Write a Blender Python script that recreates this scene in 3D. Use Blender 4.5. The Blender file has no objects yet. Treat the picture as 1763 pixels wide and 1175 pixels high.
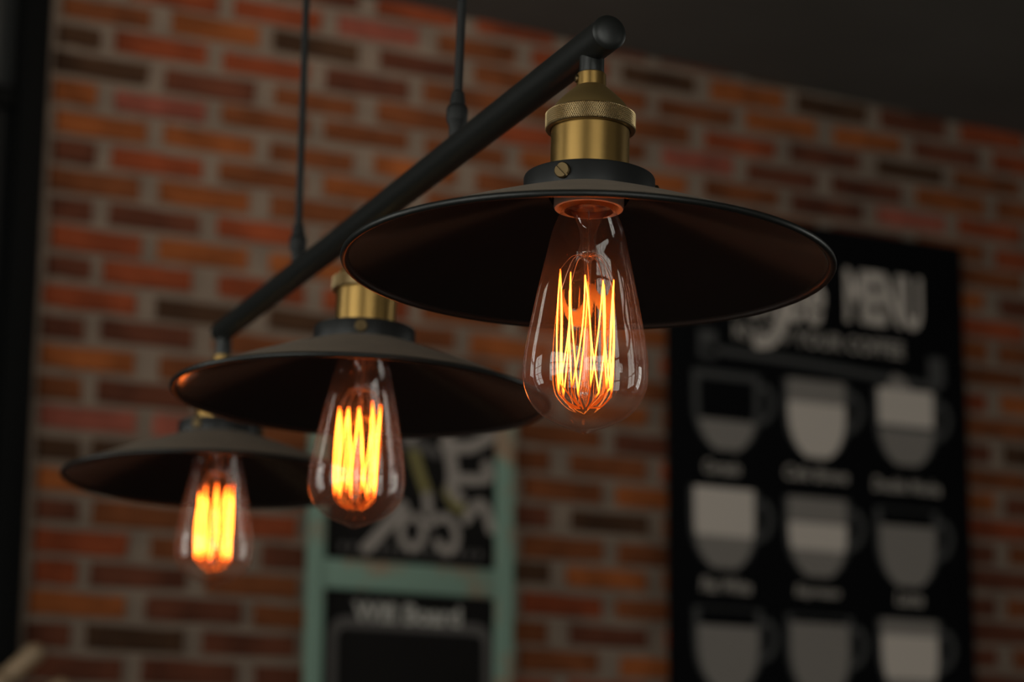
import bpy, bmesh, math, random
from mathutils import Vector, Matrix

random.seed(7)
sc = bpy.context.scene
col = sc.collection

# ------------------------------------------------------------------ camera
IW, IH = 1763, 1175
FPX, PITCH, ROLL, YAW = 4148.4, .2248, .0076, .4534      # solved from the lamp rims and brick courses
EYE = 1.30                                               # eye height above the floor
def _mat():
    fw = Vector((0, math.cos(PITCH), math.sin(PITCH)))
    up = Vector((0, -math.sin(PITCH), math.cos(PITCH)))
    x = Vector((1, 0, 0)); c, s = math.cos(ROLL), math.sin(ROLL)
    return c*x + s*up, -s*x + c*up, fw
DV = Vector((math.cos(YAW), math.sin(YAW), 0)); NV = Vector((-math.sin(YAW), math.cos(YAW), 0))
def rot(v): return Vector((v.dot(DV), v.dot(NV), v.z))   # camera-levelled axes -> room axes (brick wall = plane y 0)
RX, RU, RF = [rot(v) for v in _mat()]
CAM = Vector((-1.1065, -4.2891, EYE))
def room(x, y, z): return rot(Vector((x, y, z))) + CAM
def ray(px, py): return RX*((px-IW/2)/FPX) - RU*((py-IH/2)/FPX) + RF
def on_wall(px, py, y=0.0):
    v = ray(px, py); t = (y-CAM.y)/v.y
    return CAM + v*t

cd = bpy.data.cameras.new('camera'); cam = bpy.data.objects.new('camera', cd); col.objects.link(cam)
cd.sensor_width = 36; cd.lens = FPX*36/IW; cd.clip_start = .05; cd.clip_end = 100
cam.matrix_world = Matrix(((RX.x, RU.x, -RF.x, CAM.x), (RX.y, RU.y, -RF.y, CAM.y), (RX.z, RU.z, -RF.z, CAM.z), (0, 0, 0, 1)))
cd.dof.use_dof = True; cd.dof.focus_distance = 1.235; cd.dof.aperture_fstop = 8.0
sc.camera = cam

# ------------------------------------------------------------------ light and exposure
sc.view_settings.view_transform = 'Standard'; sc.view_settings.look = 'None'
sc.view_settings.gamma = 1; sc.view_settings.use_curve_mapping = False
sc.view_settings.exposure = 0.0
w = bpy.data.worlds.new('overcast_sky'); sc.world = w; w.use_nodes = True
w.node_tree.nodes['Background'].inputs[0].default_value = (1.0, .955, .90, 1)
w.node_tree.nodes['Background'].inputs[1].default_value = 5.5
sc.cycles.use_denoising = True
sc.cycles.transparent_max_bounces = 24
sc.cycles.max_bounces = 8

X0, X1, Y0, Y1 = -3.4, 4.4, -7.0, 0.0                     # room extents, brick wall at y = 0
def ceil_z(x): return EYE + 1.797 - .0328*x
OPEN = {                                                  # window openings (a0, a1, z0, z1)
    'wall_left':  (-5.6, -2.9, 1.0, 2.75),
    'wall_left_b': (-1.9, -.6, .5, 2.75),
    'wall_right': (-3.7, -2.7, .5, 2.6),
    'wall_front': (-2.7, -.1, 1.1, 2.75),
    'wall_front_b': (2.3, 3.1, 1.3, 2.5)}
def portal(name, loc, rot_e, sx, sy):
    l = bpy.data.lights.new(name, 'AREA'); l.shape = 'RECTANGLE'; l.size = sx; l.size_y = sy; l.cycles.is_portal = True
    o = bpy.data.objects.new(name, l); o.location = loc; o.rotation_euler = rot_e; col.objects.link(o)
H = math.pi/2
a0, a1, z0, z1 = OPEN['wall_left'];  portal('portal_left', (X0-.14, (a0+a1)/2, (z0+z1)/2), (0, -H, 0), z1-z0, a1-a0)
a0, a1, z0, z1 = OPEN['wall_left_b'];  portal('portal_left_small', (X0-.14, (a0+a1)/2, (z0+z1)/2), (0, -H, 0), z1-z0, a1-a0)
a0, a1, z0, z1 = OPEN['wall_right']; portal('portal_right', (X1+.14, (a0+a1)/2, (z0+z1)/2), (0, H, 0), z1-z0, a1-a0)
a0, a1, z0, z1 = OPEN['wall_front_b']; portal('portal_small', ((a0+a1)/2, Y0-.14, (z0+z1)/2), (H, 0, 0), a1-a0, z1-z0)
a0, a1, z0, z1 = OPEN['wall_front']; portal('portal_front', ((a0+a1)/2, Y0-.14, (z0+z1)/2), (H, 0, 0), a1-a0, z1-z0)

# ------------------------------------------------------------------ materials
def mat(name, base, rough=.6, metal=0., var=.0, vscale=20., bump=0., bscale=80., spec=.5, coord='pos'):
    m = bpy.data.materials.new(name); m.use_nodes = True; nt = m.node_tree; b = nt.nodes['Principled BSDF']
    b.inputs['Base Color'].default_value = (*base, 1); b.inputs['Roughness'].default_value = rough
    b.inputs['Metallic'].default_value = metal; b.inputs['Specular IOR Level'].default_value = spec
    if var or bump:
        if coord == 'pos': src = nt.nodes.new('ShaderNodeNewGeometry').outputs['Position']
        else: src = nt.nodes.new('ShaderNodeTexCoord').outputs['Object']
    if var:
        n = nt.nodes.new('ShaderNodeTexNoise'); n.inputs['Scale'].default_value = vscale; n.inputs['Detail'].default_value = 4
        r = nt.nodes.new('ShaderNodeValToRGB'); r.color_ramp.elements[0].position = .3; r.color_ramp.elements[1].position = .7
        r.color_ramp.elements[0].color = (*[c*(1-var) for c in base], 1)
        r.color_ramp.elements[1].color = (*[min(1, c*(1+var)) for c in base], 1)
        nt.links.new(src, n.inputs['Vector']); nt.links.new(n.outputs['Fac'], r.inputs['Fac'])
        nt.links.new(r.outputs['Color'], b.inputs['Base Color'])
    if bump:
        n = nt.nodes.new('ShaderNodeTexNoise'); n.inputs['Scale'].default_value = bscale; n.inputs['Detail'].default_value = 5
        bp = nt.nodes.new('ShaderNodeBump'); bp.inputs['Strength'].default_value = bump; bp.inputs['Distance'].default_value = .004
        nt.links.new(src, n.inputs['Vector']); nt.links.new(n.outputs['Fac'], bp.inputs['Height'])
        nt.links.new(bp.outputs['Normal'], b.inputs['Normal'])
    return m

M = {}
M['mortar'] = mat('mortar', (.212, .153, .114), .95, var=.18, vscale=14, bump=.6, bscale=120)
BR = {'o': (.265, .072, .018), 'b': (.165, .048, .015), 'd': (.058, .026, .012), 'r': (.225, .046, .015),
      'p': (.25, .066, .042), 'm': (.105, .031, .015)}
for k, c in BR.items():
    m = mat('brick_'+k, c, .9, var=.42, vscale=10, bump=.5, bscale=90, spec=.2)
    M['brick_'+k] = m
M['ceiling'] = mat('charcoal_ceiling_paint', (.100, .090, .080), .8, var=.10, vscale=3, spec=.2)
M['floor'] = mat('grey_concrete', (.045, .040, .035), .5, var=.2, vscale=4)
M['plaster'] = mat('dark_plaster', (.10, .092, .085), .85, var=.1, vscale=5)
M['steel'] = mat('black_steel', (.0035, .0035, .0033), .7, spec=.08)
M['panel'] = mat('charcoal_panel', (.035, .034, .032), .6, spec=.3)
M['panel_low'] = mat('black_panel', (.008, .008, .008), .6, spec=.2)
M['black'] = mat('satin_black_metal', (.007, .0075, .0065), .40, spec=.4, bump=.015, bscale=1400, coord='obj')
M['collar'] = mat('satin_black_collar', (.008, .0082, .008), .42, spec=.4, bump=.015, bscale=1400, coord='obj')
M['shade_out'] = mat('dusty_black_shade', (.185, .140, .102), .85, var=.08, vscale=60, coord='obj')
M['shade_in'] = mat('black_shade_lining', (.004, .002, .0015), .18, spec=.5, var=.05, vscale=60, coord='obj')
M['shade_in'].node_tree.nodes['Principled BSDF'].inputs['IOR'].default_value = 1.9
M['rubber'] = mat('black_rubber', (.009, .009, .0085), .6, spec=.3)
M['ceramic'] = mat('white_ceramic', (.85, .78, .70), .4)
M['amber'] = mat('brass_screw_base', (.55, .30, .14), .35, metal=.9)
M['wire'] = mat('nickel_wire', (.55, .45, .38), .35, metal=1.)

def brushed_brass():
    m = mat('antique_brass', (.30, .182, .058), .36, metal=1.)
    nt = m.node_tree; b = nt.nodes['Principled BSDF']
    tc = nt.nodes.new('ShaderNodeTexCoord'); mp = nt.nodes.new('ShaderNodeMapping'); mp.inputs['Scale'].default_value = (20, 20, 1500)
    n = nt.nodes.new('ShaderNodeTexNoise'); n.inputs['Scale'].default_value = 1.; n.inputs['Detail'].default_value = 3
    r = nt.nodes.new('ShaderNodeMapRange'); r.inputs['To Min'].default_value = .27; r.inputs['To Max'].default_value = .44
    nt.links.new(tc.outputs['Object'], mp.inputs['Vector']); nt.links.new(mp.outputs['Vector'], n.inputs['Vector'])
    nt.links.new(n.outputs['Fac'], r.inputs['Value']); nt.links.new(r.outputs['Result'], b.inputs['Roughness'])
    return m
M['brass'] = brushed_brass()
M['brass_dusty_lit'] = mat('dusty_lit_brass', (.40, .27, .105), .52, metal=1.)  # dust on the socket cone; lighter base also paints in light from above
M['brass_dark'] = mat('aged_brass', (.105, .072, .035), .45, metal=1.)
M['knurl'] = mat('knurled_brass', (.33, .24, .125), .36, metal=1.)

def thin_glass(name, tint, film, boost, filmcol=(.9, .85, .8)):
    """a thin clear sheet: straight-through view, Fresnel reflection, a faint scattering film that puts a haze into the bulbs"""
    m = bpy.data.materials.new(name); m.use_nodes = True; nt = m.node_tree; nt.nodes.clear()
    out = nt.nodes.new('ShaderNodeOutputMaterial')
    tr = nt.nodes.new('ShaderNodeBsdfTransparent'); tr.inputs[0].default_value = (*tint, 1)
    gl = nt.nodes.new('ShaderNodeBsdfGlossy'); gl.inputs['Roughness'].default_value = .0
    lw = nt.nodes.new('ShaderNodeLayerWeight'); lw.inputs['Blend'].default_value = .5
    pw = nt.nodes.new('ShaderNodeMath'); pw.operation = 'POWER'; pw.inputs[1].default_value = 4.0
    ma = nt.nodes.new('ShaderNodeMath'); ma.operation = 'MULTIPLY_ADD'; ma.inputs[1].default_value = .75; ma.inputs[2].default_value = boost
    nt.links.new(lw.outputs['Facing'], pw.inputs[0]); nt.links.new(pw.outputs[0], ma.inputs[0])
    mix = nt.nodes.new('ShaderNodeMixShader'); nt.links.new(ma.outputs[0], mix.inputs[0])
    nt.links.new(tr.outputs[0], mix.inputs[1]); nt.links.new(gl.outputs[0], mix.inputs[2])
    last = mix
    if film:
        df = nt.nodes.new('ShaderNodeBsdfTranslucent'); df.inputs[0].default_value = (*filmcol, 1)
        mx = nt.nodes.new('ShaderNodeMixShader'); mx.inputs[0].default_value = film
        nt.links.new(mix.outputs[0], mx.inputs[1]); nt.links.new(df.outputs[0], mx.inputs[2]); last = mx
    nt.links.new(last.outputs[0], out.inputs[0])
    return m
M['bulb'] = thin_glass('bulb_glass', (.975, .965, .955), .022, .06)  # film added to give the glass a warm haze around the filament
M['stem_glass'] = thin_glass('mount_glass', (.93, .88, .84), .06, .14)
M['pane'] = thin_glass('window_glass', (.93, .96, .95), 0, .05)

def filament_mat():
    m = bpy.data.materials.new('glowing_filament'); m.use_nodes = True; nt = m.node_tree; nt.nodes.clear()
    out = nt.nodes.new('ShaderNodeOutputMaterial'); em = nt.nodes.new('ShaderNodeEmission')
    tc = nt.nodes.new('ShaderNodeTexCoord'); sp = nt.nodes.new('ShaderNodeSeparateXYZ'); nt.links.new(tc.outputs['Object'], sp.inputs[0])
    lo = nt.nodes.new('ShaderNodeMapRange'); lo.inputs[1].default_value = -.0670; lo.inputs[2].default_value = -.0575; lo.inputs[3].default_value = .03; lo.inputs[4].default_value = 1.
    hi = nt.nodes.new('ShaderNodeMapRange'); hi.inputs[1].default_value = -.0025; hi.inputs[2].default_value = -.0155; hi.inputs[3].default_value = .14; hi.inputs[4].default_value = 1.
    for r in (lo, hi): nt.links.new(sp.outputs['Z'], r.inputs[0])
    ht = nt.nodes.new('ShaderNodeMath'); ht.operation = 'MULTIPLY'; nt.links.new(lo.outputs[0], ht.inputs[0]); nt.links.new(hi.outputs[0], ht.inputs[1])
    rp = nt.nodes.new('ShaderNodeValToRGB'); e = rp.color_ramp.elements          # cooler, redder where the wire touches its hooks
    e[0].position = 0; e[0].color = (1, .11, .008, 1); e[1].position = 1; e[1].color = (1, .175, .016, 1)
    ml = nt.nodes.new('ShaderNodeMath'); ml.operation = 'MULTIPLY'; ml.inputs[1].default_value = 21.0
    nt.links.new(ht.outputs[0], rp.inputs[0]); nt.links.new(rp.outputs[0], em.inputs[0])
    nt.links.new(ht.outputs[0], ml.inputs[0]); nt.links.new(ml.outputs[0], em.inputs[1])
    nt.links.new(em.outputs[0], out.inputs[0])
    return m
M['filament'] = filament_mat()

M['canvas'] = mat('black_canvas', (.0045, .0045, .005), .95, spec=.05)
M['chalk_hi'] = mat('print_white', (.60, .51, .445), .8)
M['chalk_mid'] = mat('print_grey', (.22, .19, .168), .8)
M['chalk_low'] = mat('print_dark_grey', (.050, .047, .045), .8)
M['chalk_text'] = mat('print_text', (.38, .33, .29), .8)
M['board'] = mat('blackboard', (.011, .0095, .009), .9, spec=.1)
M['chalk'] = mat('chalk_paint', (.30, .255, .225), .85, var=.12, vscale=60)
M['chalk_dim'] = mat('chalk_faint', (.085, .074, .068), .85)
M['chalk_olive'] = mat('chalk_olive', (.20, .165, .055), .85)
M['wifi'] = mat('chalk_title', (.42, .39, .35), .85)
def teal():
    m = mat('distressed_teal_paint', (.135, .215, .175), .8)
    nt = m.node_tree; b = nt.nodes['Principled BSDF']
    g = nt.nodes.new('ShaderNodeNewGeometry'); n = nt.nodes.new('ShaderNodeTexNoise'); n.inputs['Scale'].default_value = 11; n.inputs['Detail'].default_value = 6
    r = nt.nodes.new('ShaderNodeValToRGB'); r.color_ramp.elements[0].position = .36; r.color_ramp.elements[0].color = (.30, .20, .13, 1)
    r.color_ramp.elements[1].position = .47; r.color_ramp.elements[1].color = (.20, .30, .235, 1)
    nt.links.new(g.outputs['Position'], n.inputs['Vector']); nt.links.new(n.outputs['Fac'], r.inputs[0]); nt.links.new(r.outputs[0], b.inputs['Base Color'])
    return m
M['teal'] = teal()
M['wood'] = mat('pale_wood', (.27, .18, .105), .5, var=.15, vscale=30)

# ------------------------------------------------------------------ mesh helpers
def link(name, me, mats, parent=None, loc=None):
    for m in (mats if isinstance(mats, (list, tuple)) else [mats]): me.materials.append(m)
    o = bpy.data.objects.new(name, me); col.objects.link(o)
    if parent: o.parent = parent
    if loc is not None: o.location = loc
    return o
def empty(name, loc=(0, 0, 0)):
    o = bpy.data.objects.new(name, None); o.empty_display_size = .1; o.location = loc; col.objects.link(o); return o
def tag(o, label=None, cat=None, group=None, kind=None):
    if label: o['label'] = label
    if cat: o['category'] = cat
    if group: o['group'] = group
    if kind: o['kind'] = kind
    return o
def mesh(name, v, f, smooth=None, mi=None):
    me = bpy.data.meshes.new(name); me.from_pydata([tuple(p) for p in v], [], f)
    if mi: me.polygons.foreach_set('material_index', mi)
    if smooth is not None:
        me.polygons.foreach_set('use_smooth', [True]*len(me.polygons)); me.set_sharp_from_angle(angle=math.radians(smooth))
    me.update(); return me
def box_vf(v, f, p0, p1):
    b = len(v); x0, y0, z0 = p0; x1, y1, z1 = p1
    v += [(x0, y0, z0), (x1, y0, z0), (x1, y1, z0), (x0, y1, z0), (x0, y0, z1), (x1, y0, z1), (x1, y1, z1), (x0, y1, z1)]
    f += [tuple(b+i for i in q) for q in ((0, 3, 2, 1), (4, 5, 6, 7), (0, 1, 5, 4), (1, 2, 6, 5), (2, 3, 7, 6), (3, 0, 4, 7))]
def boxes(name, L):
    v, f = [], []
    for p0, p1 in L: box_vf(v, f, p0, p1)
    return mesh(name, v, f)
def bevel_box(name, p0, p1, w=.003, seg=2):
    me = boxes(name, [(p0, p1)]); bm = bmesh.new(); bm.from_mesh(me)
    bmesh.ops.bevel(bm, geom=bm.edges[:], offset=w, segments=seg, affect='EDGES', profile=.5)
    bm.to_mesh(me); bm.free(); me.polygons.foreach_set('use_smooth', [True]*len(me.polygons)); me.set_sharp_from_angle(angle=math.radians(40)); return me
def lathe(name, prof, seg=64, smooth=35, mids=None):
    """prof: list of (r, z); revolve around z.  mids: material index per profile segment"""
    v, f, mi, rings = [], [], [], []
    for r, z in prof:
        if r < 1e-6: rings.append([len(v)]); v.append((0, 0, z))
        else:
            rings.append(list(range(len(v), len(v)+seg)))
            v += [(r*math.cos(2*math.pi*i/seg), r*math.sin(2*math.pi*i/seg), z) for i in range(seg)]
    for k in range(len(prof)-1):
        A, B = rings[k], rings[k+1]
        for i in range(seg):
            j = (i+1) % seg
            if len(A) == 1 and len(B) == 1: continue
            if len(A) == 1: f.append((A[0], B[j], B[i]))
            elif len(B) == 1: f.append((A[i], A[j], B[0]))
            else: f.append((A[i], A[j], B[j], B[i]))
            mi.append(mids[k] if mids else 0)
    me = mesh(name, v, f, smooth, mi)
    bm = bmesh.new(); bm.from_mesh(me); bmesh.ops.recalc_face_normals(bm, faces=bm.faces[:]); bm.to_mesh(me); bm.free()
    return me
def tube_vf(v, f, pts, rad, seg=8, cap=True):
    pts = [Vector(p) for p in pts]; n = len(pts); rr = rad if isinstance(rad, (list, tuple)) else [rad]*n
    t = (pts[1]-pts[0]).normalized(); a = t.orthogonal().normalized(); base = len(v)
    for i in range(n):
        t = (pts[min(i+1, n-1)]-pts[max(i-1, 0)]).normalized(); a = (a-t*a.dot(t)).normalized(); b = t.cross(a)
        for s in range(seg):
            an = 2*math.pi*s/seg; v.append(pts[i]+(a*math.cos(an)+b*math.sin(an))*rr[i])
    for i in range(n-1):
        for s in range(seg):
            s2 = (s+1) % seg; f.append((base+i*seg+s, base+i*seg+s2, base+(i+1)*seg+s2, base+(i+1)*seg+s))
    if cap:
        f.append(tuple(base+s for s in reversed(range(seg)))); f.append(tuple(base+(n-1)*seg+s for s in range(seg)))
def tube(name, pts, rad, seg=12, smooth=50):
    v, f = [], []; tube_vf(v, f, pts, rad, seg); return mesh(name, v, f, smooth)
def spline(P, n=6):
    out = []
    for i in range(len(P)-1):
        p0, p1, p2, p3 = P[max(i-1, 0)], P[i], P[i+1], P[min(i+2, len(P)-1)]
        for k in range(n):
            t = k/n
            out.append(tuple(.5*((2*b)+(-a+c)*t+(2*a-5*b+4*c-d)*t*t+(-a+3*b-3*c+d)*t**3) for a, b, c, d in zip(p0, p1, p2, p3)))
    out.append(tuple(P[-1])); return out

# ------------------------------------------------------------------ the setting: brick wall
WT = .22
def brick_mesh(name, L, h, seed):
    rng = random.Random(seed); hx, hz = L/2, h/2; N = [(-1, -1), (-.35, -1), (.35, -1), (1, -1), (1, 0), (1, 1), (.35, 1), (-.35, 1), (-1, 1), (-1, 0)]
    j = lambda s: rng.uniform(-s, s)
    out = [(x*hx+j(.0022), z*hz+j(.0016)) for x, z in N]; v = []
    v += [(x, .03, z) for x, z in out]
    v += [(x, .0035+j(.0008), z) for x, z in out]
    v += [(x-math.copysign(.0045, x), j(.0008), z-math.copysign(.004, z) if abs(z) > .3*hz else z) for x, z in out]
    n = 10; f = []
    for a in (0, 1):
        for i in range(n): f.append((a*n+i, a*n+(i+1) % n, (a+1)*n+(i+1) % n, (a+1)*n+i))
    f.append(tuple(2*n+i for i in range(n)))
    me = mesh(name, v, f); me.materials.append(M['brick_b']); return me
BL, BH, PU, PZ, ROW0 = .181, .0425, .2195, .0572, 1.7065+EYE
FULL = [brick_mesh('brick_full', BL, BH, i) for i in range(5)]
HALF = [brick_mesh('brick_half', .083, BH, 20+i) for i in range(3)]

wall = link('wall_back', boxes('wall_back', [((-.004, .007, 0), (X1+.2, WT, 3.4))]), M['mortar'])
tag(wall, 'red brick wall with wide grey mortar joints behind the lamps', kind='structure')
ROWS = {0: 'brrpbrdodmr', 1: 'bodmbbboom b', 2: 'drrmbbbrmdb', 3: 'dmbbrbpmmob', 4: 'opbbboobmpr', 5: 'oobobrbbmbr', 6: 'mrbobrbmbrb',
        7: 'bobrbbmrbom', 8: 'mmrbmbbrmbr', 9: 'roobrbrmbob', 10: 'mrrrbbombrb', 11: 'rddbomrbbro', 12: 'mmbobrbmrbb', 13: 'obbmrobbrmd',
        14: 'bmborbmbbrb', 15: 'ppbrbbrmbom', 16: 'ddbmmbobrbr', 17: 'obrbmdbobmb', 18: 'mbrbmbbrbrm', 19: 'rbmbdobrbmb', 20: 'rmbborbbmrm',
        21: 'ombbbmrbomb', 22: 'mdmbmbobrbm', 23: 'mmmbrrbmbrb', 24: 'bmmbbrbmbmr'}
SIGN = (1.338, 2.087, .27, 1.419)                          # menu poster: x0 x1 z0 z1 (z above eye height)
CHALK = (.545, .976, -.02, 1.00)
sv, sf, smi = [], [], []; KEYS = list(BR)
def in_view(x, z):
    return x < 2.45 and z-EYE > .30
def hidden(x0, x1, z0, z1):
    for a0, a1, b0, b1 in (SIGN, CHALK):
        if x0 > a0+.03 and x1 < a1-.01 and z0 > b0+EYE and z1 < b1+EYE-.03: return True
    return False
nb = 0
for k in range(-2, 60):
    z = ROW0-PZ*k
    if z < .03: break
    odd = k % 2; cells = []
    if not odd: cells.append((.017, .100))
    x = .017 if odd else .129+(.018 if k == 0 else 0)
    while x < X1-.05: cells.append((x, min(x+BL, X1))); x += PU
    for i, (xa, xb) in enumerate(cells):
        if z+BH/2 > ceil_z(xb)-.001 and k < 0 and z-BH/2 > ceil_z(xa): continue
        cx = (xa+xb)/2+random.uniform(-.006, .006); cz = z+random.uniform(-.003, .003); hw = (xb-xa)/2
        code = (ROWS.get(k, '')+' '*40)[i]
        if code == ' ': code = random.choices('obdrpm', (3, 5, 1, 4, 1, 4))[0]
        half = (xb-xa) < .12
        src = random.choice(HALF if half else FULL); dy = random.uniform(-.003, .002); rz = random.uniform(-.012, .012)
        sx = (xb-xa)/(.083 if half else BL)*random.uniform(.97, 1.03); sz = random.uniform(.93, 1.06)
        if in_view(cx-hw, cz) and not hidden(cx-hw, cx+hw, cz-BH/2, cz+BH/2) and nb < 300:
            o = bpy.data.objects.new('brick', src); col.objects.link(o); o.parent = wall
            o.location = (cx, dy, cz); o.rotation_euler = (0, rz, 0); o.scale = (sx, 1, sz)
            o.material_slots[0].link = 'OBJECT'; o.material_slots[0].material = M['brick_'+code]; nb += 1
        else:
            b = len(sv); sv += [(cx+v.co.x*sx, dy+v.co.y, cz+v.co.z*sz) for v in src.vertices]
            for p in src.polygons: sf.append(tuple(b+q for q in p.vertices)); smi.append(KEYS.index(code))
o = link('brickwork', mesh('brickwork', sv, sf, None, smi), [M['brick_'+k] for k in KEYS], wall); o['kind'] = 'stuff'

# floor, ceiling, side walls with windows
fl = tag(link('floor', boxes('floor', [((X0-.2, Y0-.2, -.1), (X1+.2, WT, 0))]), M['floor']), 'grey concrete floor below the lamps', kind='structure')
xa, xb = X0-.25, X1+.25; v = []
for dz in (0, .12):
    for x, y in ((xa, Y0-.25), (xb, Y0-.25), (xb, WT+.05), (xa, WT+.05)): v.append((x, y, ceil_z(x)+dz))
ce = link('ceiling', mesh('ceiling', v, [(0, 1, 2, 3), (7, 6, 5, 4), (0, 4, 5, 1), (1, 5, 6, 2), (2, 6, 7, 3), (3, 7, 4, 0)]), M['ceiling'])
tag(ce, 'dark charcoal painted ceiling sloping gently along the brick wall', kind='structure')
def window_wall(name, axis, openings, label):
    if axis == 'x':
        c0, c1, lo, hi = (X0-.2, X0, Y0-.2, -.08) if name == 'wall_left' else (X1, X1+.2, Y0-.2, 0)
        P = lambda a, c, z: (c, a, z)
    else:
        c0, c1, lo, hi = Y0-.2, Y0, X0, X1
        P = lambda a, c, z: (a, c, z)
    def bx(A0, A1, Z0, Z1, C0=c0, C1=c1): return (P(A0, C0, Z0), P(A1, C1, Z1))
    T = 2.88; L = []; cur = lo
    for key, n, np_, rows, wl in openings:
        a0, a1, z0, z1 = OPEN[key]; L += [bx(cur, a0, 0, T), bx(a0, a1, 0, z0), bx(a0, a1, z1, T)]; cur = a1
    L.append(bx(cur, hi, 0, T))
    tag(link(name, boxes(name, L), M['plaster']), label, kind='structure')
    for key, n, np_, rows, wl in openings:
        a0, a1, z0, z1 = OPEN[key]
        win = empty('window_%d' % n, P((a0+a1)/2, (c0+c1)/2, z0)); tag(win, wl, kind='structure')
        W0 = Vector(win.location); cm = (c0+c1)/2; fb = .05
        def part(nm, L, m):
            oo = link(nm, boxes(nm, L), m, win); oo.matrix_parent_inverse = Matrix.Translation(-W0); return oo
        part('window_frame', [bx(a0, a0+fb, z0, z1, cm-.03, cm+.03), bx(a1-fb, a1, z0, z1, cm-.03, cm+.03), bx(a0+fb, a1-fb, z0, z0+fb, cm-.03, cm+.03), bx(a0+fb, a1-fb, z1-fb, z1, cm-.03, cm+.03)], M['steel'])
        st = (a1-a0-2*fb)/np_; sz = (z1-z0-2*fb)/rows; g = .025
        for i in range(np_):
            A = a0+fb+i*st
            if i: part('mullion', [bx(A-g, A+g, z0+fb, z1-fb, cm-.025, cm+.025)], M['steel'])
            for r in range(rows):
                Z = z0+fb+r*sz
                part('pane', [bx(A+(g if i else 0), A+st-(g if i < np_-1 else 0), Z+(g if r else 0), Z+sz-(g if r < rows-1 else 0), cm-.003, cm+.003)], M['pane'])
        for r in range(1, rows): part('transom', [bx(a0+fb, a1-fb, z0+fb+r*sz-g, z0+fb+r*sz+g, cm-.028, cm+.028)], M['steel'])
window_wall('wall_left', 'x', [('wall_left', 1, 5, 3, 'black steel framed window of fifteen panes beside the lamps'), ('wall_left_b', 4, 2, 4, 'tall black steel framed window of eight panes near the door')], 'dark plaster wall with two windows left of the lamps')
window_wall('wall_front', 'y', [('wall_front', 2, 4, 3, 'black steel framed window of twelve panes facing the bricks'), ('wall_front_b', 3, 2, 3, 'small black steel framed window of six panes')], 'dark plaster wall with two windows opposite the bricks')
window_wall('wall_right', 'x', [('wall_right', 5, 2, 4, 'tall black steel framed window of eight panes in the far wall')], 'dark plaster wall with one window at the right end of the bricks')
# upper strips that close the walls against the sloping ceiling
def strip(name, x0, x1, y0, y1, label, z0):
    v = []
    for z in (0, 1):
        for x, y in ((x0, y0), (x1, y0), (x1, y1), (x0, y1)): v.append((x, y, z0 if not z else ceil_z(x)+.02))
    o = link(name, mesh(name, v, [(0, 3, 2, 1), (4, 5, 6, 7), (0, 1, 5, 4), (1, 2, 6, 5), (2, 3, 7, 6), (3, 0, 4, 7)]), M['plaster']); tag(o, label, kind='structure')
strip('trim_1', X0-.2, X0, Y0-.2, -.08, 'dark plaster band above the left window', 2.88)
strip('trim_2', X1, X1+.2, Y0-.2, 0, 'dark plaster band above the right wall', 2.88)
strip('trim_3', X0, X1, Y0-.2, Y0, 'dark plaster band above the front windows', 2.88)

# black steel door and side light left of the bricks
door = empty('door_1', (-.03, .03, 0)); tag(door, 'black steel framed panel door beside the brick wall', kind='structure')
def dpart(nm, p0, p1, m, w=.004):
    o = link(nm, bevel_box(nm, p0, p1, w), m, door); o.matrix_parent_inverse = Matrix.Translation(-Vector(door.location)); return o
TR = 1.445+EYE
dpart('door_post', (-.060, -.035, 0), (-.0045, .10, ceil_z(0)+.01), M['steel'])
for xx in (-1.02, -2.0, -2.98): dpart('door_post', (xx-.055, -.035, 0), (xx, .10, ceil_z(xx)), M['steel'])
for xl, xr in ((-1.02, -.06), (-2.0, -1.075), (-2.98, -2.055), (-3.42, -3.035)):
    dpart('door_rail', (xl, -.02, TR-.02), (xr, .08, TR+.02), M['steel'])
    dpart('upper_panel', (xl, .02, TR+.02), (xr, .06, ceil_z(xl)+.01), M['panel'])
    dpart('lower_panel', (xl, .0, .0), (xr, .06, TR-.02), M['panel_low'])
hd = link('door_handle', tube('door_handle', [(-.14, 0, 1.0), (-.14, -.05, 1.0), (-.14, -.05, 1.25), (-.14, 0, 1.25)], .009), M['black'], door); hd.matrix_parent_inverse = Matrix.Translation(-Vector(door.location))

# ------------------------------------------------------------------ the pendant light
L1 = Vector((.039, 1.2123, .3166)); SP = Vector((-.1405, .3811, .0067))
LAMPS = []                                                # rim centre and axis of each lamp
for i, (tx, ty, dx) in enumerate(((.0199, .0188, 0), (.032, .015, 0), (.012, .0188, -.0018))):
    c = L1+SP*i+Vector((dx, 0, 0)); n = rot(Vector((tx, ty, 1))).normalized(); LAMPS.append((room(*c), n))
barA = LAMPS[0][0]+LAMPS[0][1]*.1228; barB = LAMPS[2][0]+LAMPS[2][1]*.1300
bd = (barB-barA).normalized(); blen = (barB-barA).length
mid = (barA+barB)/2
root = empty('pendant_light', mid)
tag(root, 'black three-lamp bar pendant with wide conical shades and glowing filament bulbs', 'pendant light')
def child(nm, me, mats, parent=root, mw=None):
    o = link(nm, me, mats, parent)
    if parent is root: o.matrix_basis = Matrix.Translation(-mid) @ (mw if mw is not None else Matrix())
    elif mw is not None: o.matrix_basis = mw
    return o
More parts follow.
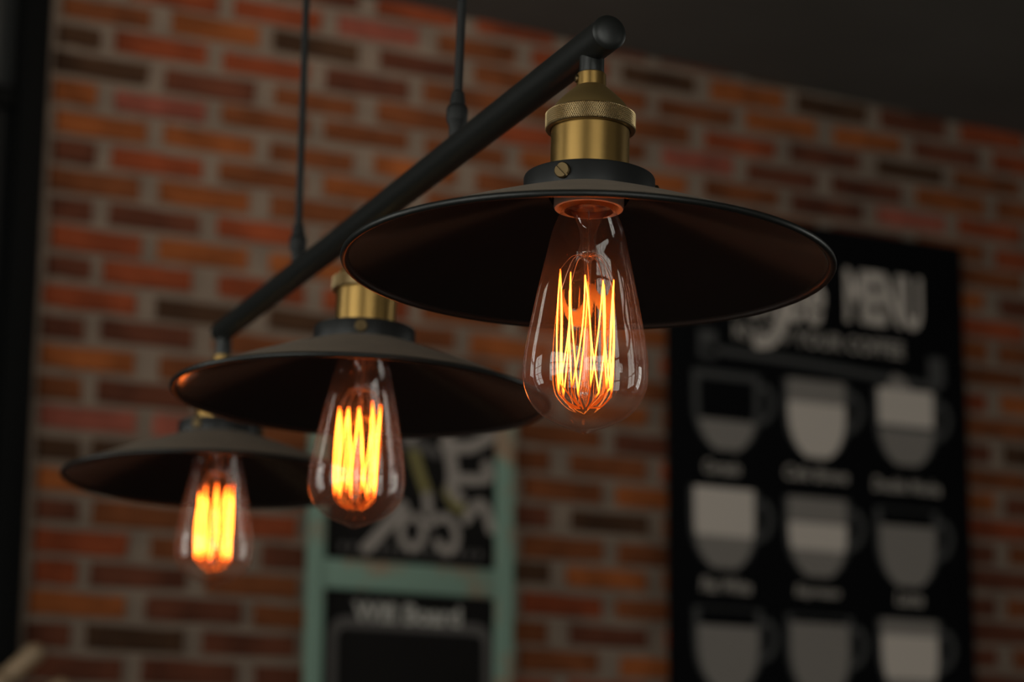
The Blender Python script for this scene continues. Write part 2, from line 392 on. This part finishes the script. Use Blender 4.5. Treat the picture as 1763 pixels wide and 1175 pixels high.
# bar with domed ends
RB = .0094
pts, rr = [], []
s0, s1 = -.0235, blen+.011
for a in (1.0, .97, .85, .65, .35, 0): pts.append(barA+bd*(s0-.0024*a)); rr.append(max(.0004, RB*math.sqrt(max(0, 1-a**2)))*.96 if a > 0 else RB)
for k in range(1, 24): pts.append(barA+bd*(s0+(s1-s0)*k/24)); rr.append(RB)
for a in (0, .35, .65, .85, .97, 1.0): pts.append(barA+bd*(s1+.0024*a)); rr.append(max(.0004, RB*math.sqrt(max(0, 1-a**2)))*.96 if a > 0 else RB)
child('bar', tube('bar', pts, rr, 40, 28), M['black'])
for t, lean in ((.2215, Vector((.030, .0, 1))), (.586, Vector((.006, .0, 1)))):
    base = barA+bd*t; up = rot(lean).normalized(); top = (ceil_z(base.x)-.03-base.z)/up.z
    c = child('cord', tube('cord', [base+up*(RB*.6), base+up*.05]+[base+up*(.05+(top-.05)*k/8) for k in range(1, 9)], .0028, 14), M['rubber'])
    q = Vector((0, 0, 1)).rotation_difference(up).to_matrix().to_4x4()
    pr = [(0, RB*.5), (.0045, RB*.6), (.0047, RB+.0065), (.0062, RB+.0095), (.0066, RB+.0105), (.0067, RB+.0175), (.0060, RB+.0195), (.0050, RB+.0205), (.0048, RB+.0235), (.0040, RB+.0285), (.0030, RB+.0295), (0, RB+.0296)]
    g = link('strain_relief', lathe('strain_relief', pr, 32), M['rubber'], c); g.matrix_basis = Matrix.Translation(base) @ q
    tp = base+up*top
    child('ceiling_cup', lathe('ceiling_cup', [(0, -.004), (.012, -.004), (.030, .002), (.034, .012), (.034, .032), (0, .032)], 40), M['black'], root, Matrix.Translation(tp))

# shared lamp meshes (local z along the lamp axis, z 0 = plane of the rim)
RC = .0345; RR = .1285
def shade_mesh():
    prof, mids = [], []
    def add(P, m):
        for p in P: prof.append(p); mids.append(m)
    add([(RC-.003, .0384)], 0)
    outer = spline([(RC, .0374), (.060, .0284), (.090, .0170), (.112, .0080), (.1240, .0030)], 4); add(outer, 0)
    bead = [(RR-.0018+.0018*math.cos(a), .0006+.0018*math.sin(a)) for a in [math.radians(d) for d in range(115, -190, -22)]]; add(bead, 1)
    inner = spline([(.1240, .0014), (.112, .0062), (.090, .0152), (.060, .0266), (RC, .0352), (.021, .0376)], 4); add(inner, 2)
    return lathe('lamp_shade', prof, 128, 30, mids)
SHADE = shade_mesh()
COLLAR = lathe('shade_collar', [(RC+.0000, .0358), (RC, .0475), (RC-.0004, .0484), (RC-.0016, .0488), (.0200, .0488), (.0200, .0358)], 96)
def screw_mesh():
    v, f = [], []; R, N = .0042, 14
    for s in (1, -1):                                     # two half heads with the slot between them
        ring0, ring1 = [], []; g = .0006
        an = [math.pi*i/N for i in range(N+1)]
        P0 = [(R*math.cos(a), s*(g+max(0, (R-g))*math.sin(a))) for a in an]; P1 = [(.86*x, s*g+(y-s*g)*.86) for x, y in P0]
        b = len(v)
        v += [(x, y, 0) for x, y in P0]; v += [(x, y, .0018) for x, y in P0]; v += [(x, y, .0024) for x, y in P1]; n = N+1
        for r in (0, 1):
            for i in range(n):
                j = (i+1) % n; q = (b+r*n+i, b+r*n+j, b+(r+1)*n+j, b+(r+1)*n+i); f.append(q if s > 0 else q[::-1])
        q = tuple(b+2*n+i for i in range(n)); f.append(q if s > 0 else q[::-1])
    b = len(v); v += [(R*.97*math.cos(2*math.pi*i/24), R*.97*math.sin(2*math.pi*i/24), z) for z in (-.002, .0011) for i in range(24)]
    f += [(b+i, b+(i+1) % 24, b+24+(i+1) % 24, b+24+i) for i in range(24)]; f.append(tuple(b+24+i for i in range(24)))
    return mesh('screw', v, f, 35)
SCREW = screw_mesh()
_sp = [(.0200, .046), (.0207, .0470), (.0207, .0765), (.0218, .0768), (.0218, .0845), (.0208, .0850), (.0196, .0872), (.0180, .0895), (.0160, .0918), (.0136, .0942), (.0112, .0964), (.0093, .0982), (.0084, .0990),
       (.0078, .0994), (.0078, .1062), (.0074, .1067), (0, .1067)]
SOCKET = lathe('lamp_socket', _sp, 96, 32, [1 if .0845 <= z < .0990 else 0 for r, z in _sp])
def knurl_mesh():
    nu, rows = 520, 28; r0, zb, zt = .0232, .0757, .0833; v, f = [], []
    prof = [(.0212, .0746), (.0232, .0746), (.0237, .0750)]
    rings = []
    for r, z in prof: rings.append(len(v)); v += [(r*math.cos(2*math.pi*i/nu), r*math.sin(2*math.pi*i/nu), z) for i in range(nu)]
    for k in range(rows+1):
        rings.append(len(v))
        for i in range(nu):
            a = 2*math.pi*i/nu; d = max(0, math.cos(2*math.pi*i/4)*math.cos(2*math.pi*k/8))
            r = r0+.0008*d; v.append((r*math.cos(a), r*math.sin(a), zb+(zt-zb)*k/rows))
    for r, z in [(.0236, .0836), (.0231, .0840), (.0212, .0840)]: rings.append(len(v)); v += [(r*math.cos(2*math.pi*i/nu), r*math.sin(2*math.pi*i/nu), z) for i in range(nu)]
    for A, B in zip(rings, rings[1:]):
        f += [(A+i, A+(i+1) % nu, B+(i+1) % nu, B+i) for i in range(nu)]
    return mesh('knurled_ring', v, f, 25)
KNURL = knurl_mesh()
STEM = lathe('stem', [(0, .105), (.0065, .105), (.0066, .1063), (.0066, .121), (0, .121)], 48)
CERAM = lathe('ceramic_ring', [(.0184, .050), (.0184, .0330), (.0179, .0318), (.0166, .0316), (.0158, .0324), (.0154, .0345), (.0154, .05)], 72)
BASE = lathe('screw_base', [(.0128, .0305), (.0131, .033), (.0138, .0345), (.0131, .036), (.0138, .0375), (.0131, .039), (.0138, .0405), (.0131, .042), (.0131, .05), (0, .052)], 48)
GP = [(.0130, .0345), (.0140, .0315), (.0160, .0268), (.0187, .0197), (.0212, .0085), (.0236, -.0027), (.0261, -.0145), (.0283, -.026), (.0303, -.0365), (.0316, -.0448), (.0324, -.0540), (.0320, -.0620), (.0300, -.0685), (.0266, -.0740), (.0216, -.0788), (.0155, -.0822), (.0095, -.0847), (.0050, -.0866), (.0022, -.0879), (0, -.0884)]
GLASS = lathe('bulb_glass', spline(GP, 4), 96, 80)
MOUNT = lathe('glass_mount', spline([(.0105, .0320), (.0070, .0262), (.0048, .0200), (.0040, .0135), (.0052, .0085), (.0040, .0050), (.0021, .0035), (.0018, -.010), (.0018, -.030), (.0018, -.060), (.0026, -.0650), (.0030, -.0675), (.0018, -.0700), (0, -.0708)], 3), 28, 60)
def filament_mesh(seed):
    rng = random.Random(seed); v, f = [], []; n = 10; RF = .0148
    tops, bots = [], []
    for i in range(n):
        a = 2*math.pi*(i+rng.uniform(-.13, .13))/n; tops.append((a, RF*rng.uniform(.93, 1.02), -.0065+rng.uniform(-.005, .0045)))
        a = 2*math.pi*(i+.22+rng.uniform(-.24, .24))/n; bots.append((a, RF*rng.uniform(.9, 1.04), -.0655+rng.uniform(-.003, .003)))
    P = lambda q: Vector((q[1]*math.cos(q[0]), q[1]*math.sin(q[0]), q[2]))
    def strand(A, B):
        b = len(v); bow = Vector((rng.uniform(-.0018, .0018), rng.uniform(-.0018, .0018), 0)); K = 10
        pts = [A.lerp(B, k/K)+bow*math.sin(math.pi*k/K) for k in range(K+1)]
        tube_vf(v, f, pts, .00034, 6)
    for i in range(n):
        strand(P(tops[i]), P(bots[i])); strand(P(bots[i]), P(tops[(i+1) % n]))
    for q in bots:                                        # lower hooks, faint glow put in for the strands' light on them
        A = P(q); b = A*.62; b.z = q[2]-.0055; c = A*.22; c.z = -.0745
        tube_vf(v, f, spline([A, b, c], 4), .00042, 6)
    me = mesh('filament', v, f)
    wv, wf = [], []
    for q in tops:                                        # upper support wires from the glass button
        A = P(q); tube_vf(wv, wf, spline([(0, 0, .0062), tuple(A*.55+Vector((0, 0, -A.z*.55+.0055))), tuple(A)], 5), .00018, 5)
    for sx in (-1, 1): tube_vf(wv, wf, spline([(sx*.003, 0, .030), (sx*.0028, .0005, .016), (sx*.0035, 0, .004), (sx*.0135, .001, -.005)], 5), .0003, 6)
    return me, mesh('support_wires', wv, wf, 60)

for i, (c, n) in enumerate(LAMPS):
    q = Vector((0, 0, 1)).rotation_difference(n).to_matrix().to_4x4()
    toc = CAM-c; az = math.atan2(toc.y, toc.x)            # azimuth towards the viewer
    mw = Matrix.Translation(c) @ q @ Matrix.Rotation(az, 4, 'Z')
    st = child('stem', STEM if i == 0 else STEM, [] if i else M['black'], root, mw)
    so = child('socket', SOCKET, [] if i else [M['brass'], M['brass_dusty_lit']], root, mw)
    kn = link('knurled_ring', KNURL, [] if i else M['knurl'], so)
    ss = link('set_screw', SCREW, [] if i else M['brass_dark'], so)
    a = math.radians(-78); ss.matrix_basis = Matrix.Translation((.0076*math.cos(a), .0076*math.sin(a), .1035)) @ Matrix.Rotation(a, 4, 'Z') @ Matrix.Rotation(math.pi/2, 4, 'Y') @ Matrix.Scale(.5, 4)
    link('ceramic_ring', CERAM, [] if i else M['ceramic'], so)
    sh = child('lamp_shade', SHADE, [] if i else [M['shade_out'], M['black'], M['shade_in']], root, mw)
    link('collar', COLLAR, [] if i else M['collar'], sh)
    off = math.radians((-23, -4, -32)[i])
    for k in range(3):
        a = off+k*2*math.pi/3
        s = link('screw', SCREW, [], sh)
        s.matrix_basis = Matrix.Translation(((RC-.0004)*math.cos(a), (RC-.0004)*math.sin(a), .0425)) @ Matrix.Rotation(a, 4, 'Z') @ Matrix.Rotation(math.pi/2, 4, 'Y') @ Matrix.Rotation(math.radians((42, 10, 70)[i]+25*k), 4, 'Z')
    bu = child('light_bulb', GLASS, [] if i else M['bulb'], root, mw)
    link('screw_base', BASE, [] if i else M['amber'], bu)
    link('glass_mount', MOUNT, [] if i else M['stem_glass'], bu)
    fm, wm = filament_mesh(31+i)
    link('filament', fm, M['filament'], bu); link('support_wires', wm, M['wire'], bu)

# ------------------------------------------------------------------ lettering helpers (flat print on the boards)
def text_mesh(s, x0, x1, z0, z1, shear=0., bold=0.):
    cu = bpy.data.curves.new('lettering', 'FONT'); cu.body = s; cu.shear = shear; cu.offset = bold; cu.extrude = .0; cu.resolution_u = 3
    t = bpy.data.objects.new('lettering', cu); me = bpy.data.meshes.new_from_object(t)
    bpy.data.objects.remove(t); bpy.data.curves.remove(cu); me.materials.clear()
    xs = [v.co.x for v in me.vertices]; ys = [v.co.y for v in me.vertices]
    ax, bx_, ay, by = min(xs), max(xs), min(ys), max(ys)
    for v in me.vertices:
        v.co = ((v.co.x-ax)/(bx_-ax)*(x1-x0)+x0, 0, (v.co.y-ay)/(by-ay)*(z1-z0)+z0)
    return me
def flat(name, poly, y=0):
    """poly in (x, z), counter-clockwise seen from the room"""
    return mesh(name, [(x, y, z) for x, z in poly], [tuple(range(len(poly)))])
def ribbon(name, P, wdt, closed=False, n=6):
    P = [Vector(p) for p in (spline(P, n) if not closed else spline(P+[P[0]], n))]; v, f = [], []
    for i, p in enumerate(P):
        t = (P[min(i+1, len(P)-1)]-P[max(i-1, 0)]).normalized(); s = Vector((-t.y, t.x))*wdt/2
        v += [(p.x+s.x, 0, p.y+s.y), (p.x-s.x, 0, p.y-s.y)]
    for i in range(len(P)-1): f.append((2*i, 2*i+1, 2*i+3, 2*i+2))
    # round ends
    if not closed:
        for p, d in ((P[0], P[0]-P[1]), (P[-1], P[-1]-P[-2])):
            b = len(v); a0 = math.atan2(d.y, d.x)
            v += [(p.x+wdt/2*math.cos(a0+(k/6-1)*math.pi/2+0), 0, p.y+wdt/2*math.sin(a0+(k/6-1)*math.pi/2)) for k in range(13)]
            f.append(tuple(range(b, b+13)))
    return mesh(name, v, f)

# ------------------------------------------------------------------ menu poster
x0, x1, zz0, zz1 = SIGN; TH = .028
menu = empty('menu_poster', ((x0+x1)/2, -.006, EYE+zz0)); ML = Vector(menu.location)
tag(menu, 'tall black coffee menu poster with grey cups hung on the bricks', 'poster')
cv = link('canvas', bevel_box('canvas', (x0-ML.x, -TH, 0), (x1-ML.x, 0, zz1-zz0), .003), M['canvas'], menu)
FY = -.006-TH
def mp(px, py):
    p = on_wall(px, py, FY); return (p.x-ML.x, p.z-ML.z)
def mpart(nm, me, m, layer=1):
    o = link(nm, me, m, menu); o.location = (0, -TH-.0005*layer, 0); return o
def mtext(nm, s, a, b, m, shear=0, bold=0, layer=2):
    (ax, az), (bx_, bz) = mp(*a), mp(*b)                  # a = top-left pixel, b = bottom-right pixel
    sl = 0; return mpart(nm, text_mesh(s, ax, bx_, bz, az, shear, bold), m, layer)
def level(pxl, pyl, pxr, h):
    """box of text on a level line: left pixel, right pixel, height in metres"""
    ax, az = mp(pxl, pyl); bx_, _ = mp(pxr, pyl); return ax, bx_, az-h/2, az+h/2
def mline(nm, s, cx, cy, wpx, h, m, shear=0., bold=0.):
    ax, az = mp(cx, cy); hw = wpx/2/FPX*4.95*1.10
    return mpart(nm, text_mesh(s, ax-hw, ax+hw, az-h/2, az+h/2, shear, bold), m, 2)
mline('title_lettering', 'MENU', 1521, 517, 153, .122, M['chalk_hi'], bold=.035)
mline('script_lettering', 'Coffee', 1330, 500, 200, .13, M['chalk_hi'], .35, .02)
a, b_ = mp(1352, 520), mp(1330, 585)
mpart('script_tail', ribbon('script_tail', [a, mp(1348, 550), b_, mp(1305, 590)], .026), M['chalk_hi'])
mline('tagline_lettering', 'KNOW YOUR COFFEE', 1412, 587, 330, .036, M['chalk_text'], bold=.02)
rib = []
mpart('ribbon', ribbon('ribbon', [mp(1215, 600), mp(1400, 628), mp(1615, 668)], .016), M['chalk_low'])
for px in (1218, 1612):
    cx, cz = mp(px, 592 if px < 1400 else 640)
    mpart('ribbon_tail', flat('ribbon_tail', [(cx-.022, cz-.03), (cx+.022, cz-.03), (cx+.022, cz+.03), (cx-.022, cz+.03)]), M['chalk_low'])
CUPS = [  # centre px, centre py, layers (from, to as share of the cup height from the top, tone), caption, caption half width px
    (1251, 708, [(0, .10, 'low'), (.62, 1, 'mid')], 'Cortado', 1243, 805, 68, True),
    (1406, 722, [(0, .30, 'mid'), (.30, 1, 'hi')], 'Cafe Breve', 1405, 817, 122, False),
    (1560, 737, [(0, .48, 'hi'), (.54, 1, 'mid')], 'Double Mocha', 1561, 838, 134, False),
    (1247, 910, [(0, .60, 'hi'), (.60, 1, 'mid')], 'Flat White', 1250, 1009, 92, False),
    (1408, 926, [(0, .30, 'mid'), (.32, .66, 'hi'), (.66, 1, 'mid')], 'Espresso', 1408, 1022, 84, False),
    (1563, 944, [(.22, 1, 'mid')], 'Latte', 1566, 1032, 54, True),
    (1254, 1118, [(.22, 1, 'mid')], 'Lungo', 1256, 1222, 70, True),
    (1412, 1130, [(.10, 1, 'mid')], 'Macchiato', 1412, 1236, 96, True),
    (1567, 1136, [(.0, .20, 'mid'), (.20, .75, 'hi'), (.75, 1, 'mid')], 'Vienna', 1568, 1246, 70, False)]
def cup_half(t):                                          # half width of the cup at share t from the top
    return 1.0 if t < .38 else math.sqrt(max(0, 1-((t-.38)/.66)**2.3))
for px, py, layers, cap, tx, ty, tw, outline in CUPS:
    cx, cz = mp(px, py); hw, hh = .074, .084
    def sl(t0, t1, s=1., n=10):
        L = [(cx-hw*s*cup_half(t0+(t1-t0)*k/n), cz+hh-2*hh*(t0+(t1-t0)*k/n)) for k in range(n+1)]
        R = [(cx+hw*s*cup_half(t0+(t1-t0)*k/n), cz+hh-2*hh*(t0+(t1-t0)*k/n)) for k in range(n, -1, -1)]
        return L+R
    mpart('cup_outline', flat('cup_outline', sl(0, 1, 1.12)), M['chalk_low'], 1)
    if outline: mpart('cup_void', flat('cup_void', sl(.02, .64 if cap == 'Cortado' else .24, .90)), M['canvas'], 2)
    for t0, t1, tone in layers: mpart('cup_layer', flat('cup_layer', sl(t0, t1, .97)), M['chalk_'+tone], 2.5)
    hx = cx+hw*1.02
    mpart('cup_handle', ribbon('cup_handle', [(hx, cz+.055), (hx+.024, cz+.058), (hx+.038, cz+.03), (hx+.026, cz-.005), (hx-.004, cz-.022)], .014), M['chalk_low'], 1.5)
    if cap == 'Double Mocha': mpart('cream_peak', flat('cream_peak', [(cx-.055, cz+.08), (cx+.02, cz+.08), (cx-.005, cz+.112), (cx-.03, cz+.118)]), M['chalk_mid'], 2.2)
    mline('caption', cap, tx, ty, tw, .030, M['chalk_text'], .15, .02)

# ------------------------------------------------------------------ teal framed chalkboard
x0, x1, zz0, zz1 = CHALK
cb = empty('chalkboard_sign', ((x0+x1)/2, -.006, EYE+zz0)); CL = Vector(cb.location)
tag(cb, 'double chalkboard in a distressed teal wooden frame hung on bricks', 'chalkboard')
def cpart(nm, p0, p1, m, w=.003):
    return link(nm, bevel_box(nm, (p0[0]-CL.x, p0[1], p0[2]-zz0), (p1[0]-CL.x, p1[1], p1[2]-zz0), w), m, cb)
FD = .03
SL, SR = .030, .038
cpart('stile', (x0, -FD, zz0), (x0+SL, 0, zz1), M['teal']); cpart('stile', (x1-SR, -FD, zz0), (x1, 0, zz1), M['teal'])
for r0, r1 in ((zz1-.045, zz1), (.561, .617), (zz0, zz0+.045)): cpart('rail', (x0+SL, -FD+.001, r0), (x1-SR, 0, r1), M['teal'])
cpart('board_panel', (x0+SL, -.016, .617), (x1-SR, -.004, zz1-.045), M['board'], .001)
cpart('board_panel', (x0+SL, -.016, zz0+.045), (x1-SR, -.004, .561), M['board'], .001)
def cp(px, py):
    p = on_wall(px, py, -.006-.016); return (p.x-CL.x, p.z-CL.z)
def cdraw(nm, me, m, layer=1):
    o = link(nm, me, m, cb); o.location = (0, -.016-.0005*layer, 0); return o
s7 = lambda L: [cp(640+a/4.519, 740+b/4.519) for a, b in L]
for i, (L, wd, m, cl) in enumerate([
    ([(-40, 920), (100, 770), (240, 600)], .024, 'chalk', False),
    ([(315, 660), (230, 740), (240, 860), (315, 925), (390, 850), (395, 740)], .017, 'chalk', True),
    ([(460, 730), (560, 680), (650, 770), (645, 900), (580, 950), (510, 880)], .018, 'chalk', False),
    ([(320, 150), (370, 330), (430, 500)], .022, 'chalk_olive', False),
    ([(430, 520), (440, 640)], .020, 'chalk', False),
    ([(590, 110), (620, 260), (630, 400), (600, 500)], .026, 'chalk', False),
    ([(570, 120), (760, 140), (930, 50)], .024, 'chalk', False),
    ([(690, 385), (820, 390), (910, 370), (890, 280)], .022, 'chalk', False),
    ([(590, 480), (640, 590), (700, 620)], .020, 'chalk_olive', False),
    ([(620, 470), (690, 540)], .020, 'chalk', False),
    ([(730, 700), (820, 580), (880, 620), (930, 780)], .021, 'chalk', False),
    ([(250, 110), (380, 130), (500, 190)], .020, 'chalk_dim', False),
    ([(480, -160), (560, -60), (590, 60)], .022, 'chalk', False),
    ([(100, -120), (240, -200), (360, -80), (300, 60)], .022, 'chalk', False)]):
    cdraw('chalk_stroke', ribbon('chalk_stroke', s7(L), wd, cl), M[m], 1+.2*i)
for k in range(15):                                       # small faint lettering marks under the drawing
    cx, cz = s7([(-230+k*76, 905+k*5)])[0]
    cdraw('chalk_mark', flat('chalk_mark', [(cx-.006, cz-.008), (cx+.004, cz-.008), (cx+.006, cz+.007), (cx-.004, cz+.007)]), M['chalk_dim'], .6)
ax, az = cp(608, 1050); bx_, _ = cp(793, 1064)
cdraw('title_lettering', text_mesh('Wifi Board', ax, bx_, az-.022, az+.018, 0, .035), M['wifi'], 2)
(ra, rz1), (rb, _) = cp(566, 1080), cp(846, 1080); rt = .498-zz0+.012; rbm = .075
def rrect(a, b, c, d, r):
    P = []
    for cx, cz, s in ((b-r, d-r, 0), (a+r, d-r, 1), (a+r, c+r, 2), (b-r, c+r, 3)):
        P += [(cx+r*math.cos((s+k/6)*math.pi/2), cz+r*math.sin((s+k/6)*math.pi/2)) for k in range(7)]
    return P
A, B = rrect(ra, rb, rbm, rt, .035), rrect(ra+.017, rb-.017, rbm+.017, rt-.022, .020); n = len(A)
cdraw('border_line', mesh('border_line', [(x, 0, z) for x, z in A+B], [(i, (i+1) % n, n+(i+1) % n, n+i) for i in range(n)]), M['chalk_dim'])

# ------------------------------------------------------------------ ceiling spotlight washing the top of the brick wall
sx_, sy_ = .55, -1.15; sz_ = ceil_z(sx_)
spot = empty('ceiling_spotlight', (sx_, sy_, sz_)); tag(spot, 'small black ceiling spotlight aimed at the upper brick wall', 'spotlight')
aim = Vector((.45, 0, EYE+1.72))-Vector((sx_, sy_, sz_-.12)); qs = aim.to_track_quat('-Z', 'Y').to_matrix().to_4x4()
link('mount_plate', lathe('mount_plate', [(0, .003), (.045, .003), (.045, -.012), (.040, -.016), (0, -.016)], 32), M['black'], spot)
link('bracket', tube('bracket', [(0, 0, -.014), (0, 0, -.12)], .008, 14), M['black'], spot)
hd = link('lamp_head', lathe('lamp_head', [(0, .06), (.030, .058), (.036, .045), (.038, -.05), (.034, -.05), (.032, -.020), (0, -.018)], 32), M['black'], spot); hd.matrix_basis = Matrix.Translation((0, 0, -.12)) @ qs
ld = bpy.data.lights.new('spot_beam', 'SPOT'); ld.energy = 11; ld.color = (1, .88, .74); ld.spot_size = math.radians(125); ld.spot_blend = 1.0; ld.shadow_soft_size = .03
lo = bpy.data.objects.new('spot_beam', ld); col.objects.link(lo); lo.parent = spot; lo.matrix_basis = Matrix.Translation((0, 0, -.12)) @ qs @ Matrix.Translation((0, 0, -.055))

# ------------------------------------------------------------------ coat stand, its pegs reach into the corner of the view
tip = on_wall(73, 1114, -.55)
side = Vector((RX.x, RX.y, 0)).normalized(); back = Vector((-side.y, side.x, 0))
polex = tip-side*.125; polex.z = 0
stand = empty('coat_stand', polex); tag(stand, 'pale wooden coat stand with round-ended pegs beside the black door', 'coat stand')
PH = tip.z-.085
def rounded(a, b, r, n=5):
    a, b = Vector(a), Vector(b); d = (b-a).normalized()
    pts = [a]+[b-d*r+d*r*math.sin(k/n*math.pi/2) for k in range(n+1)]; rad = [r*.9]+[max(.0006, r*math.cos(k/n*math.pi/2)) for k in range(n+1)]
    return pts, rad
link('pole', lathe('pole', [(0, .09), (.022, .09), (.022, PH-.02), (.026, PH-.012), (.024, PH+.004), (.012, PH+.014), (0, PH+.016)], 28), M['wood'], stand)
tips = [tip, on_wall(10, 1167, -.68), on_wall(122, 1176, -.60)]
tips += [Vector((polex.x, polex.y, 0))+Vector((d.x*.125, d.y*.125, z)) for d, z in ((-side*.9-back*.3, tip.z-.05), (-side*.3+back*.95, tip.z-.04))]
for t in tips:
    e = t-polex
    P, R_ = rounded(Vector((0, 0, e.z-.115)), e, .0165)
    link('peg', tube('peg', P, R_, 16, 60), M['wood'], stand)
for k in range(4):
    a = math.pi/4+k*math.pi/2; dx, dy = math.cos(a), math.sin(a)
    P = [(dx*.02, dy*.02, .16), (dx*.10, dy*.10, .13), (dx*.20, dy*.20, .05), (dx*.25, dy*.25, .0145)]
    link('foot', tube('foot', spline(P, 4), .0145, 12, 60), M['wood'], stand)
